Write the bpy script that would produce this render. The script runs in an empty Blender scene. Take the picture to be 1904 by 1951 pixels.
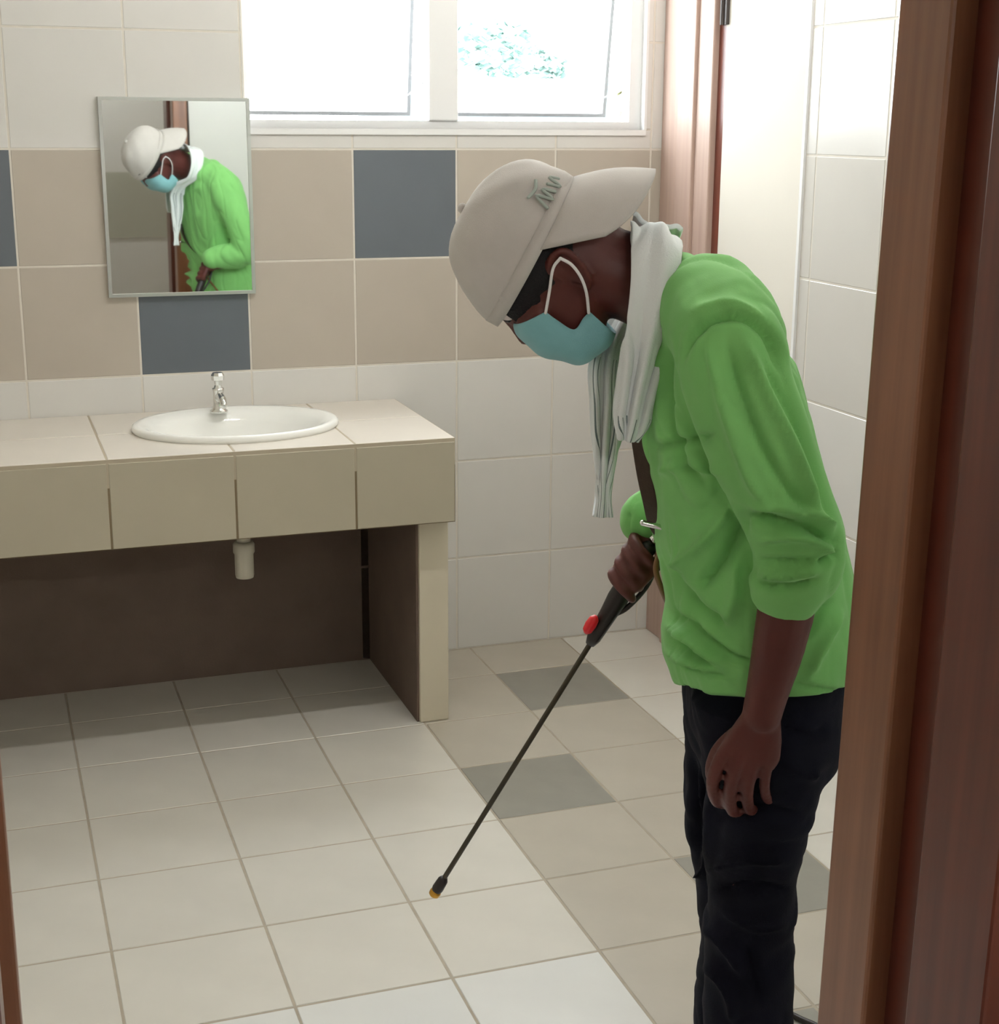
import bpy, bmesh, math, random
import numpy as np
from mathutils import Vector, Matrix
random.seed(4)
rng = np.random.default_rng(7)
SC = bpy.context.scene
COL = SC.collection

# ------------------------------------------------------------------ camera
FPX, PITCH, YAW, ROLL, CAMH = 2851.6, 0.25358, 0.33502, 0.00613, 1.5592
CX, CY = 952.0, 975.5
RV = Vector((math.cos(YAW), -math.sin(YAW), 0))          # image right, horizontal
NV = Vector((math.sin(YAW), math.cos(YAW), 0))           # away from the camera, horizontal
ZV = Vector((0, 0, 1))
cam_f = NV*math.cos(PITCH) - ZV*math.sin(PITCH)
cam_u = NV*math.sin(PITCH) + ZV*math.cos(PITCH)
cr, sr = math.cos(ROLL), math.sin(ROLL)
cam_r2 = RV*cr + cam_u*sr
cam_u2 = cam_u*cr - RV*sr
cam = bpy.data.cameras.new('camera')
cam.sensor_fit = 'VERTICAL'
cam.sensor_height = 36.0
cam.sensor_width = 36.0
cam.lens = FPX/1951.0*36.0
cam.clip_start = 0.02
co = bpy.data.objects.new('camera', cam)
COL.objects.link(co)
mw = Matrix.Identity(4)
for i in range(3):
    mw[i][0] = cam_r2[i]; mw[i][1] = cam_u2[i]; mw[i][2] = -cam_f[i]
mw.translation = Vector((0, 0, CAMH))
co.matrix_world = mw
SC.camera = co

# ------------------------------------------------------------------ world, light, exposure
world = bpy.data.worlds.new('sky'); SC.world = world
world.use_nodes = True
bg = world.node_tree.nodes['Background']
bg.inputs[0].default_value = (0.93, 0.97, 1.0, 1)
bg.inputs[1].default_value = 14.0
SC.view_settings.view_transform = 'Standard'
SC.view_settings.look = 'None'
SC.view_settings.gamma = 1.0
SC.view_settings.use_curve_mapping = False
SC.view_settings.exposure = 0.12
SC.cycles.use_denoising = True
SC.cycles.max_bounces = 10
SC.cycles.diffuse_bounces = 6
SC.cycles.sample_clamp_indirect = 8.0
LAMP_E = 7.5          # room batten emission
CORR_E = 8.0          # emission of the added corridor batten

# room dimensions (metres): x along the window wall, y depth, z up
YB = 4.136      # window wall
XR = 1.955      # right wall
XL = -0.66      # left wall
YF = 1.30       # door wall, room side
ZC = 2.70       # ceiling
X0, Z0 = 0.105, -0.01     # wall tile grid
XF0, YF0 = 0.147, 4.20    # floor tile grid
T = 0.3

def ray(px, py):
    u, v = px-CX, py-CY
    u, v = cr*u + sr*v, -sr*u + cr*v
    return RV*(u/FPX) - cam_u*(v/FPX) + cam_f
def W(px, py, r):
    """point at horizontal distance r from the camera"""
    d = ray(px, py)
    return Vector((0, 0, CAMH)) + d*(r/d.dot(NV))
def Wy(px, py, y):
    d = ray(px, py); return Vector((0, 0, CAMH)) + d*(y/d.y)
def Wx(px, py, x):
    d = ray(px, py); return Vector((0, 0, CAMH)) + d*(x/d.x)
def Wz(px, py, z):
    d = ray(px, py); return Vector((0, 0, CAMH)) + d*((z-CAMH)/d.z)

# portal that guides daylight sampling through the window opening
WX0, WX1, WZ0, WZ1 = 0.712, 1.885, 1.545, 2.42
pl = bpy.data.lights.new('window_portal', 'AREA')
pl.shape = 'RECTANGLE'; pl.size = WX1-WX0; pl.size_y = WZ1-WZ0
pl.cycles.is_portal = True
po = bpy.data.objects.new('window_portal', pl); COL.objects.link(po)
po.location = ((WX0+WX1)/2, YB+0.16, (WZ0+WZ1)/2)
po.rotation_euler = (math.radians(-90), 0, 0)

# ------------------------------------------------------------------ materials
def srgb(r, g, b):
    f = lambda c: (c/255/12.92) if c/255 <= 0.04045 else ((c/255+0.055)/1.055)**2.4
    return (f(r), f(g), f(b), 1)
MATS = {}
def mat(name, col, rough=0.5, spec=0.5, metal=0.0, noise=0.0, nscale=8.0, bump=0.0, bscale=200.0,
        rand=0.0, sheen=0.0, coat=0.0, coord='Object'):
    if name in MATS: return MATS[name]
    m = bpy.data.materials.new(name); m.use_nodes = True
    nt = m.node_tree; b = nt.nodes['Principled BSDF']
    b.inputs['Roughness'].default_value = rough
    b.inputs['Specular IOR Level'].default_value = spec
    b.inputs['Metallic'].default_value = metal
    b.inputs['Sheen Weight'].default_value = sheen
    b.inputs['Coat Weight'].default_value = coat
    b.inputs['Coat Roughness'].default_value = 0.15
    tc = nt.nodes.new('ShaderNodeTexCoord')
    rgb = nt.nodes.new('ShaderNodeRGB'); rgb.outputs[0].default_value = col
    out = rgb.outputs[0]
    if noise or rand:
        hsv = nt.nodes.new('ShaderNodeHueSaturation')
        nt.links.new(out, hsv.inputs['Color'])
        val = None
        if noise:
            n = nt.nodes.new('ShaderNodeTexNoise'); n.inputs['Scale'].default_value = nscale
            n.inputs['Detail'].default_value = 5
            nt.links.new(tc.outputs[coord], n.inputs['Vector'])
            mr = nt.nodes.new('ShaderNodeMapRange')
            mr.inputs[1].default_value = 0.25; mr.inputs[2].default_value = 0.75
            mr.inputs[3].default_value = 1-noise; mr.inputs[4].default_value = 1+noise
            nt.links.new(n.outputs[0], mr.inputs[0]); val = mr.outputs[0]
        if rand:
            oi = nt.nodes.new('ShaderNodeObjectInfo')
            mr2 = nt.nodes.new('ShaderNodeMapRange')
            mr2.inputs[3].default_value = 1-rand; mr2.inputs[4].default_value = 1+rand
            nt.links.new(oi.outputs['Random'], mr2.inputs[0])
            if val is None: val = mr2.outputs[0]
            else:
                mm = nt.nodes.new('ShaderNodeMath'); mm.operation = 'MULTIPLY'
                nt.links.new(val, mm.inputs[0]); nt.links.new(mr2.outputs[0], mm.inputs[1]); val = mm.outputs[0]
        nt.links.new(val, hsv.inputs['Value']); out = hsv.outputs[0]
    nt.links.new(out, b.inputs['Base Color'])
    if bump:
        n2 = nt.nodes.new('ShaderNodeTexNoise'); n2.inputs['Scale'].default_value = bscale
        n2.inputs['Detail'].default_value = 3
        nt.links.new(tc.outputs[coord], n2.inputs['Vector'])
        bp = nt.nodes.new('ShaderNodeBump'); bp.inputs['Strength'].default_value = bump
        bp.inputs['Distance'].default_value = 0.002
        nt.links.new(n2.outputs[0], bp.inputs['Height'])
        nt.links.new(bp.outputs[0], b.inputs['Normal'])
    MATS[name] = m
    return m
def emat(name, col, strength):
    m = bpy.data.materials.new(name); m.use_nodes = True
    b = m.node_tree.nodes['Principled BSDF']
    b.inputs['Base Color'].default_value = (0.9, 0.9, 0.9, 1)
    b.inputs['Emission Color'].default_value = col
    b.inputs['Emission Strength'].default_value = strength
    return m

M_WHITE_TILE = mat('cream_wall_tile', srgb(214, 212, 208), 0.22, 0.4, noise=0.02, nscale=5, rand=0.012)
M_BEIGE_TILE = mat('beige_wall_tile', srgb(181, 172, 160), 0.30, 0.4, noise=0.03, nscale=6, rand=0.015)
M_GREY_TILE = mat('blue_grey_wall_tile', srgb(100, 106, 112), 0.22, 0.45, noise=0.05, nscale=5, rand=0.03)
M_WGROUT = mat('wall_grout', srgb(214, 208, 198), 0.8, 0.2, noise=0.04, nscale=30)
M_FLOOR_TILE = mat('cream_floor_tile', srgb(206, 202, 193), 0.20, 0.5, noise=0.04, nscale=7, rand=0.02, bump=0.03, bscale=40)
M_FLOOR_BEIGE = mat('stone_beige_floor_tile', srgb(176, 169, 156), 0.28, 0.45, noise=0.05, nscale=9, rand=0.025, bump=0.05, bscale=90)
M_FLOOR_GREY = mat('grey_floor_tile', srgb(138, 135, 126), 0.32, 0.45, noise=0.06, nscale=14, rand=0.02, bump=0.05, bscale=90)
M_FGROUT = mat('floor_grout', srgb(166, 156, 141), 0.85, 0.2, noise=0.12, nscale=20)
M_COUNTER_TILE = mat('counter_top_tile', srgb(214, 207, 197), 0.28, 0.5, noise=0.03, nscale=6, rand=0.012)
M_FASCIA_TILE = mat('fascia_tile', srgb(174, 166, 147), 0.34, 0.4, noise=0.03, nscale=6, rand=0.02)
M_DGROUT = mat('dark_grout', srgb(120, 106, 84), 0.85, 0.2)
M_PLASTER = mat('cream_paint', srgb(218, 213, 203), 0.8, 0.1, noise=0.015, nscale=4)
M_CEIL = mat('ceiling_paint', srgb(235, 232, 226), 0.8, 0.2, noise=0.01)
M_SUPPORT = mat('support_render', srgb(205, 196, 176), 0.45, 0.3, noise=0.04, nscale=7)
M_KNEE_SHADE = mat('knee_shade', srgb(112, 96, 86), 0.85, 0.2, noise=0.1, nscale=9, bump=0.2)  # deep shade below the counter put into a dark colour
M_ALU = mat('white_window_frame', srgb(232, 232, 232), 0.35, 0.5)
M_ALUG = mat('grey_sash', srgb(110, 112, 114), 0.35, 0.5)
M_SILVER = mat('silver_frame', srgb(205, 208, 205), 0.3, 0.5, metal=0.8)
M_CHROME = mat('chrome', srgb(225, 225, 222), 0.08, 0.5, metal=1.0)
M_CERAMIC = mat('white_ceramic', srgb(238, 238, 234), 0.10, 0.5)
M_PIPE = mat('cream_plastic_pipe', srgb(206, 200, 184), 0.4, 0.4)
M_DARK = mat('dark_metal', srgb(60, 52, 50), 0.4, 0.5)
M_BLACK = mat('black_plastic', srgb(34, 26, 24), 0.38, 0.5, noise=0.1)
M_RED = mat('red_plastic', srgb(215, 30, 40), 0.35, 0.5)
M_BRASS = mat('brass', srgb(200, 150, 60), 0.3, 0.5, metal=0.85)
M_HOSE = mat('brown_hose', srgb(120, 84, 50), 0.45, 0.4)
M_STRAP = mat('webbing', srgb(62, 48, 38), 0.75, 0.3, noise=0.15, nscale=120, bump=0.4, bscale=500)
M_SKIN = mat('skin', srgb(88, 41, 35), 0.5, 0.4, noise=0.06, nscale=30, bump=0.1, bscale=260)
M_HAIR = mat('black_hair', srgb(20, 18, 20), 0.6, 0.3, bump=0.8, bscale=350)
M_SHIRT = mat('lime_shirt', srgb(124, 188, 108), 0.75, 0.2, noise=0.05, nscale=18, sheen=0.12, bump=0.12, bscale=600)
M_JEANS = mat('navy_denim', srgb(15, 16, 28), 0.85, 0.15, noise=0.35, nscale=14, bump=0.3, bscale=500)
M_CAP = mat('grey_cap', srgb(198, 193, 188), 0.85, 0.2, noise=0.03, nscale=40, bump=0.25, bscale=700, sheen=0.2)
M_GREENTHREAD = mat('green_thread', srgb(174, 184, 176), 0.8, 0.2)
M_MASK = mat('blue_mask', srgb(130, 182, 188), 0.8, 0.2, noise=0.03, nscale=60, bump=0.2, bscale=800, sheen=0.2)
M_LOOP = mat('white_elastic', srgb(232, 230, 230), 0.7, 0.3)
M_EYE = mat('eye_white', srgb(215, 205, 200), 0.2, 0.5)
M_IRIS = mat('iris', srgb(25, 15, 12), 0.15, 0.5)
M_SHOE = mat('black_boot', srgb(30, 30, 32), 0.45, 0.4, noise=0.1)
M_SOLE = mat('rubber_sole', srgb(60, 56, 52), 0.8, 0.3)

def wood(name, c1, c2, rough):
    m = bpy.data.materials.new(name); m.use_nodes = True
    nt = m.node_tree; b = nt.nodes['Principled BSDF']
    b.inputs['Roughness'].default_value = rough
    b.inputs['Specular IOR Level'].default_value = 0.5
    tc = nt.nodes.new('ShaderNodeTexCoord')
    mp = nt.nodes.new('ShaderNodeMapping'); mp.inputs['Scale'].default_value = (24, 24, 1.2)
    n = nt.nodes.new('ShaderNodeTexNoise'); n.inputs['Scale'].default_value = 2.2; n.inputs['Detail'].default_value = 6
    cr_ = nt.nodes.new('ShaderNodeValToRGB')
    cr_.color_ramp.elements[0].position = 0.3; cr_.color_ramp.elements[0].color = c1
    cr_.color_ramp.elements[1].position = 0.72; cr_.color_ramp.elements[1].color = c2
    nt.links.new(tc.outputs['Object'], mp.inputs[0]); nt.links.new(mp.outputs[0], n.inputs['Vector'])
    nt.links.new(n.outputs[0], cr_.inputs[0]); nt.links.new(cr_.outputs[0], b.inputs['Base Color'])
    return m
M_WOOD_LIT = wood('lit_red_wood', srgb(122, 80, 56), srgb(148, 100, 72), 0.28)  # lit copy of the frame timber, window reflection put into the colour
M_WOOD_SHADE = wood('shaded_red_wood', srgb(92, 44, 34), srgb(112, 56, 40), 0.3)  # shaded copy of the same timber, shade put into the colour
M_WOOD_PALE = wood('tan_wood', srgb(176, 150, 138), srgb(190, 165, 153), 0.5)

def glass_mat():
    m = bpy.data.materials.new('thin_pane'); m.use_nodes = True
    nt = m.node_tree; nt.nodes.clear()
    o = nt.nodes.new('ShaderNodeOutputMaterial')
    t = nt.nodes.new('ShaderNodeBsdfTransparent'); t.inputs[0].default_value = (0.95, 0.975, 0.97, 1)
    g = nt.nodes.new('ShaderNodeBsdfGlossy'); g.inputs['Roughness'].default_value = 0.02
    mx = nt.nodes.new('ShaderNodeMixShader'); mx.inputs[0].default_value = 0.06
    nt.links.new(t.outputs[0], mx.inputs[1]); nt.links.new(g.outputs[0], mx.inputs[2]); nt.links.new(mx.outputs[0], o.inputs[0])
    return m
M_GLASS = glass_mat()
M_MIRROR = mat('mirror_silvering', (0.90, 0.935, 0.92, 1), 0.02, 0.5, metal=1.0)

# ------------------------------------------------------------------ helpers
def tag(o, label=None, cat=None, group=None, kind=None):
    if label: o['label'] = label
    if cat: o['category'] = cat
    if group: o['group'] = group
    if kind: o['kind'] = kind
    return o
def empty(name, loc=(0, 0, 0)):
    o = bpy.data.objects.new(name, None); COL.objects.link(o); o.location = loc; o.empty_display_size = 0.1
    return o
def link_mesh(name, me, material, parent=None, smooth=False):
    o = bpy.data.objects.new(name, me); COL.objects.link(o)
    if material is not None:
        me.materials.clear(); me.materials.append(material)
    if smooth:
        me.polygons.foreach_set('use_smooth', [True]*len(me.polygons))
    if parent is not None:
        o.parent = parent
        o.matrix_parent_inverse = parent_world(parent).inverted()
    return o
def parent_world(p):
    m = p.matrix_basis.copy()
    q = p
    while q.parent is not None:
        m = q.parent.matrix_basis @ q.matrix_parent_inverse @ m if False else (parent_world(q.parent) @ q.matrix_parent_inverse @ q.matrix_basis)
        return m
    return m
def from_bm(name, bm, material, parent=None, smooth=False):
    bmesh.ops.recalc_face_normals(bm, faces=bm.faces)
    me = bpy.data.meshes.new(name); bm.to_mesh(me); bm.free()
    return link_mesh(name, me, material, parent, smooth)
def add_box(bm, lo, hi, bev=0.0):
    lo = Vector(lo); hi = Vector(hi)
    r = bmesh.ops.create_cube(bm, size=1.0)
    vs = r['verts']
    for v in vs:
        v.co = Vector(((lo.x+hi.x)/2 + v.co.x*(hi.x-lo.x), (lo.y+hi.y)/2 + v.co.y*(hi.y-lo.y), (lo.z+hi.z)/2 + v.co.z*(hi.z-lo.z)))
    if bev:
        es = list({e for v in vs for e in v.link_edges})
        bmesh.ops.bevel(bm, geom=es, offset=bev, segments=2, affect='EDGES', profile=0.5)
def box(name, lo, hi, material, parent=None, bev=0.0):
    bm = bmesh.new(); add_box(bm, lo, hi, bev); return from_bm(name, bm, material, parent)
def frame_axes(d):
    d = d.normalized()
    a = Vector((0, 0, 1)) if abs(d.z) < 0.9 else Vector((1, 0, 0))
    x = d.cross(a).normalized(); y = d.cross(x).normalized()
    return x, y
def loft(bm, rings, n=24, power=2.0, cap=True):
    """rings: (centre, axis a, axis b); closed tube"""
    rows = []
    for rg in rings:
        c, a, b = rg[:3]
        pw = rg[3] if len(rg) > 3 else power
        row = []
        for k in range(n):
            t = 2*math.pi*k/n
            ct, st = math.cos(t), math.sin(t)
            e = 2.0/pw
            row.append(bm.verts.new(c + a*(math.copysign(abs(ct)**e, ct)) + b*(math.copysign(abs(st)**e, st))))
        rows.append(row)
    for i in range(len(rows)-1):
        for k in range(n):
            bm.faces.new((rows[i][k], rows[i][(k+1) % n], rows[i+1][(k+1) % n], rows[i+1][k]))
    if cap:
        for row, rg in ((rows[0], rings[0]), (rows[-1], rings[-1])):
            cv = bm.verts.new(rg[0])
            for k in range(n):
                bm.faces.new((row[k], row[(k+1) % n], cv))
    return rows
def tube(bm, pts, rad, n=12, flat=None, ends=True):
    """round tube with rounded ends along pts; rad scalar or list"""
    pts = [Vector(p) for p in pts]
    if not hasattr(rad, '__len__'): rad = [rad]*len(pts)
    ds = []
    for i in range(len(pts)):
        d = pts[min(i+1, len(pts)-1)] - pts[max(i-1, 0)]
        ds.append(d.normalized())
    x, y = frame_axes(ds[0])
    rings = []
    if ends:
        for q in (0.95, 0.6, 0.25):
            s = math.sqrt(1-q*q)
            rings.append((pts[0]-ds[0]*rad[0]*q, x*rad[0]*s, y*rad[0]*s))
    for p, r, d in zip(pts, rad, ds):
        x = (x - d*x.dot(d)).normalized(); y = d.cross(x).normalized()
        rings.append((p, x*r, y*r))
    if ends:
        for q in (0.25, 0.6, 0.95):
            s = math.sqrt(1-q*q)
            rings.append((pts[-1]+ds[-1]*rad[-1]*q, x*rad[-1]*s, y*rad[-1]*s))
    loft(bm, rings, n)
def spline(pts, m=6):
    """Catmull-Rom through pts (vectors or tuples)"""
    P = [np.array(p, float) for p in pts]
    P = [2*P[0]-P[1]] + P + [2*P[-1]-P[-2]]
    out = []
    for i in range(1, len(P)-2):
        for k in range(m):
            t = k/m
            out.append(0.5*((2*P[i]) + (-P[i-1]+P[i+1])*t + (2*P[i-1]-5*P[i]+4*P[i+1]-P[i+2])*t*t + (-P[i-1]+3*P[i]-3*P[i+1]+P[i+2])*t**3))
    out.append(P[-2])
    return out
def apply_mods(o):
    dg = bpy.context.evaluated_depsgraph_get()
    me = bpy.data.meshes.new_from_object(o.evaluated_get(dg))
    o.modifiers.clear()
    old = o.data; o.data = me
    bpy.data.meshes.remove(old)
    return o
def fuse(name, bm, voxel, smooth_it, material, parent=None, factor=0.5):
    """melt overlapping closed pieces into one continuous surface"""
    bmesh.ops.recalc_face_normals(bm, faces=bm.faces)
    me = bpy.data.meshes.new(name); bm.to_mesh(me); bm.free()
    o = bpy.data.objects.new(name, me); COL.objects.link(o)
    r = o.modifiers.new('r', 'REMESH'); r.mode = 'VOXEL'; r.voxel_size = voxel
    if smooth_it:
        s = o.modifiers.new('s', 'SMOOTH'); s.factor = factor; s.iterations = smooth_it
    bpy.context.view_layer.update()
    apply_mods(o)
    me = o.data; me.name = name
    me.materials.clear(); me.materials.append(material)
    me.polygons.foreach_set('use_smooth', [True]*len(me.polygons))
    if parent is not None:
        o.parent = parent; o.matrix_parent_inverse = parent_world(parent).inverted()
    return o
def lathe(bm, prof, centre, axis=Vector((0, 0, 1)), n=32, sx=1.0, sy=1.0):
    """prof: (radius, height)"""
    ax = axis.normalized()
    if abs(ax.z) > 0.99: x, y = Vector((1, 0, 0)), Vector((0, 1, 0))
    else: x, y = frame_axes(ax)
    rows = []
    for r, h in prof:
        rows.append([bm.verts.new(centre + ax*h + x*(r*sx*math.cos(2*math.pi*k/n)) + y*(r*sy*math.sin(2*math.pi*k/n))) for k in range(n)])
    for i in range(len(rows)-1):
        for k in range(n):
            bm.faces.new((rows[i][k], rows[i][(k+1) % n], rows[i+1][(k+1) % n], rows[i+1][k]))
    for row in (rows[0], rows[-1]):
        if len(row) > 2: bm.faces.new(row)
    return rows

# ---- tiles: one object each, alike pieces share a mesh
TILE_MESH = {}
def tile_mesh(w, h, th, m):
    key = (round(w, 4), round(h, 4), round(th, 4), m.name)
    if key in TILE_MESH: return TILE_MESH[key]
    g, c = 0.0022, min(0.0016, w*0.2, h*0.2)
    x0, x1, y0, y1 = g, w-g, g, h-g
    if w < 3*g or h < 3*g: x0, x1, y0, y1 = 0, w, 0, h
    vs = [(x0, y0, 0), (x1, y0, 0), (x1, y1, 0), (x0, y1, 0),
          (x0, y0, th-c), (x1, y0, th-c), (x1, y1, th-c), (x0, y1, th-c),
          (x0+c, y0+c, th), (x1-c, y0+c, th), (x1-c, y1-c, th), (x0+c, y1-c, th)]
    fs = [(3, 2, 1, 0), (8, 9, 10, 11)]
    for a, b in ((0, 4), (4, 8)):
        for k in range(4):
            fs.append((a+k, a+(k+1) % 4, b+(k+1) % 4, b+k))
    me = bpy.data.meshes.new('tile'); me.from_pydata(vs, [], fs); me.materials.append(m); me.update()
    TILE_MESH[key] = me
    return me
def tile(parent, org, u, v, w, h, m, th=0.008, name='tile'):
    o = bpy.data.objects.new(name, tile_mesh(w, h, th, m)); COL.objects.link(o)
    n = u.cross(v)
    M = Matrix.Identity(4)
    for i in range(3):
        M[i][0] = u[i]; M[i][1] = v[i]; M[i][2] = n[i]
    M.translation = Vector(org)
    o.parent = parent
    o.matrix_parent_inverse = parent_world(parent).inverted()
    o.matrix_basis = M
    return o
def rect_minus(r, hole):
    x0, x1, y0, y1 = r; a0, a1, b0, b1 = hole
    if x1 <= a0 or x0 >= a1 or y1 <= b0 or y0 >= b1: return [r]
    out = []
    if y0 < b0: out.append((x0, x1, y0, b0))
    if y1 > b1: out.append((x0, x1, b1, y1))
    yy0, yy1 = max(y0, b0), min(y1, b1)
    if x0 < a0: out.append((x0, a0, yy0, yy1))
    if x1 > a1: out.append((a1, x1, yy0, yy1))
    return [q for q in out if q[1]-q[0] > 0.006 and q[3]-q[2] > 0.006]
def grid_lines(lo, hi, origin, step):
    k = math.floor((lo-origin)/step + 1e-6)
    xs = []
    while True:
        a, b = origin+k*step, origin+(k+1)*step
        if a >= hi-1e-6: break
        xs.append((k, max(a, lo), min(b, hi))); k += 1
    return [q for q in xs if q[2]-q[1] > 0.006]

UX, UY, UZ = Vector((1, 0, 0)), Vector((0, 1, 0)), Vector((0, 0, 1))
TH = 0.008
GR = 0.0012     # depth of the joints

# ================================================================== STRUCTURE
# ---- floor
floor = box('floor', (XL-0.1, -2.2, -0.12), (XR+0.1, YB+0.12, -GR), M_FGROUT)
tag(floor, 'cream tiled washroom floor with a grey-beige strip down the right', 'floor', kind='structure')
for ci, a, b in grid_lines(XL, XR, XF0, T):
    for ri, c, d in grid_lines(-0.9, YB, YF0, T):
        row = -ri-1               # rows counted from the window wall
        if ci in (3, 4):
            grey = (ci == 4 and row % 4 == 1) or (ci == 3 and row % 4 == 3)
            m = M_FLOOR_GREY if grey else M_FLOOR_BEIGE
        elif row >= 6:
            m = mat('glare_floor_tile', srgb(217, 217, 214), 0.13, 0.6, noise=0.03, nscale=7)  # window glare put into a whiter tile colour
        else:
            m = M_FLOOR_TILE
        tile(floor, (a, c, -TH), UX, UY, b-a, d-c, m)

# ---- window wall
bm = bmesh.new()
yb0, yb1 = YB+GR, YB+0.17
add_box(bm, (XL-0.1, yb0, -0.1), (WX0, yb1, ZC+0.1))
add_box(bm, (WX1, yb0, -0.1), (XR+0.1, yb1, ZC+0.1))
add_box(bm, (WX0, yb0, -0.1), (WX1, yb1, WZ0))
add_box(bm, (WX0, yb0, WZ1), (WX1, yb1, ZC+0.1))
wall_back = from_bm('wall_back', bm, M_WGROUT)
tag(wall_back, 'tiled window wall with a beige band and blue-grey accent tiles', 'wall', kind='structure')
for ci, a, b in grid_lines(XL, XR, X0, T):
    for ri, c, d in grid_lines(0.0, ZC, Z0, T):
        if ri in (3, 4):
            acc = (ri == 4 and ci % 4 == 3) or (ri == 3 and ci % 4 == 1)
            m = M_GREY_TILE if acc else M_BEIGE_TILE
        else:
            m = M_WHITE_TILE
        if b < 1.12 and d < 0.72: continue          # no tiles; a dark panel paints the under-counter shade
        for r in rect_minus((a, b, c, d), (WX0, WX1, WZ0, WZ1)):
            tile(wall_back, (r[0], YB+TH, r[2]), UX, UZ, r[1]-r[0], r[3]-r[2], m)

box('shade_panel', (XL, YB, 0.0), (1.034, YB+GR+0.002, 0.72), M_KNEE_SHADE, wall_back)  # dark sheet standing in for the shade on this wall
# ---- right wall: tiled part near the camera, painted part further back, timber door frame in the corner
YT = 3.335     # where tiling ends
wall_right = box('wall_right', (XR+GR, -2.2, -0.1), (XR+0.12, YB+0.17, ZC+0.1), M_WGROUT)
tag(wall_right, 'right side wall, glossy tiles in front and cream paint further back', 'wall', kind='structure')
for ci, a, b in grid_lines(YF, YT, 3.285, T):
    for ri, c, d in grid_lines(0.0, ZC, Z0, T):
        m = mat('lit_beige_wall_tile', srgb(203, 200, 194), 0.2, 0.45, noise=0.02, nscale=5) if ri in (3, 4) else M_WHITE_TILE  # reflected light put into a paler copy of the beige tile
        tile(wall_right, (XR+TH, b, c), -UY, UZ, b-a, d-c, m)
box('paint_panel', (XR-0.004, YT+0.012, 0.0), (XR+TH, 3.775, ZC), M_PLASTER, wall_right)
box('corner_trim', (XR-0.006, YT, 0.0), (XR+TH, YT+0.012, ZC), M_ALU, wall_right)

door2 = empty('door_2', (XR, 3.95, 0))
tag(door2, 'tan timber door frame in the corner beside the window', 'door frame', kind='structure')
box('jamb', (XR-0.018, 4.005, 0.0), (XR+TH, YB-0.001, 2.2), M_WOOD_PALE, door2, 0.003)
box('door_stop', (XR-0.032, 3.905, 0.0), (XR+TH, 4.005, 2.2), M_WOOD_PALE, door2, 0.004)
box('architrave', (XR-0.022, 3.815, 0.0), (XR+TH, 3.905, 2.2), M_WOOD_PALE, door2, 0.004)
box('shadow_gap', (XR-0.004, 3.775, 0.0), (XR+TH, 3.815, 2.2), M_WOOD_SHADE, door2)
hg = box('hinge', (XR-0.014, 3.762, 1.82), (XR-0.004, 3.80, 1.95), M_DARK, door2, 0.002)
bm = bmesh.new(); lathe(bm, [(0.006, 0), (0.006, 0.13)], Vector((XR-0.016, 3.781, 1.82)), n=12)
from_bm('pin', bm, M_DARK, hg)

# ---- left wall, door wall, ceiling, corridor
wall_left = box('wall_left', (XL-0.12, -2.2, -0.1), (XL, YB+0.17, ZC+0.1), M_PLASTER)
tag(wall_left, 'plain cream wall on the left outside the view', 'wall', kind='structure')
JX0, JX1 = -0.0125, 0.853         # doorway clear width
bm = bmesh.new()
add_box(bm, (XL, 1.13, -0.1), (JX0-0.063, YF, ZC+0.1))
add_box(bm, (JX1+0.092, 1.13, -0.1), (XR+TH, YF, ZC+0.1))
add_box(bm, (JX0-0.063, 1.13, 2.165), (JX1+0.092, YF, ZC+0.1))
wall_front = from_bm('wall_front', bm, M_WHITE_TILE)
tag(wall_front, 'door wall of the washroom beside the near brown door frame', 'wall', kind='structure')
ceiling = box('ceiling', (XL-0.1, -2.2, ZC), (XR+0.1, YB+0.17, ZC+0.12), M_CEIL)
tag(ceiling, 'white painted ceiling over the washroom', 'ceiling', kind='structure')
wc = box('wall_corridor', (XL-0.1, -2.3, -0.1), (XR+0.1, -2.2, ZC+0.1), M_WHITE_TILE)
tag(wc, 'pale corridor wall behind the camera seen only in the mirror', 'wall', kind='structure')
M_GREIGE = mat('greige_dado', srgb(176, 175, 162), 0.4, 0.4)
box('dado_panel', (XL-0.1, -2.2, 0.72), (XR+0.1, -2.19, 1.15), M_GREIGE, wc)

# ---- near door frame (camera looks through it)
door1 = empty('door_1', (JX1, 1.2, 0))
tag(door1, 'dark red-brown timber door frame nearest the camera', 'door frame', kind='structure')
def post(side):
    x = JX1 if side > 0 else JX0
    s = side
    def bx(name, xa, xb, ya, yb, m, bev=0.004):
        lo, hi = sorted((x+s*xa, x+s*xb))
        o = box(name, (lo, ya, 0.0), (hi, yb, 2.13), m, door1, bev)
        if s > 0:
            for v in o.data.vertices: v.co.x += 0.005 + 0.014*(v.co.z-0.6)     # right post sheared sideways to match its slanted edge in the image
    bx('jamb', 0.0, 0.062, 1.24, 1.33, M_WOOD_LIT)
    bx('groove', 0.028, 0.062, 1.16, 1.24, M_WOOD_SHADE, 0.0)
    bx('door_stop', -0.006 if s > 0 else 0.012, 0.062, 1.04, 1.16, M_WOOD_SHADE)
    bx('architrave', 0.0625, 0.12, 1.04, 1.129, M_WOOD_SHADE, 0.003)
post(1); post(-1)
box('head_jamb', (JX0-0.062, 1.04, 2.13), (JX1+0.09, 1.33, 2.16), M_WOOD_LIT, door1, 0.003)

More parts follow.
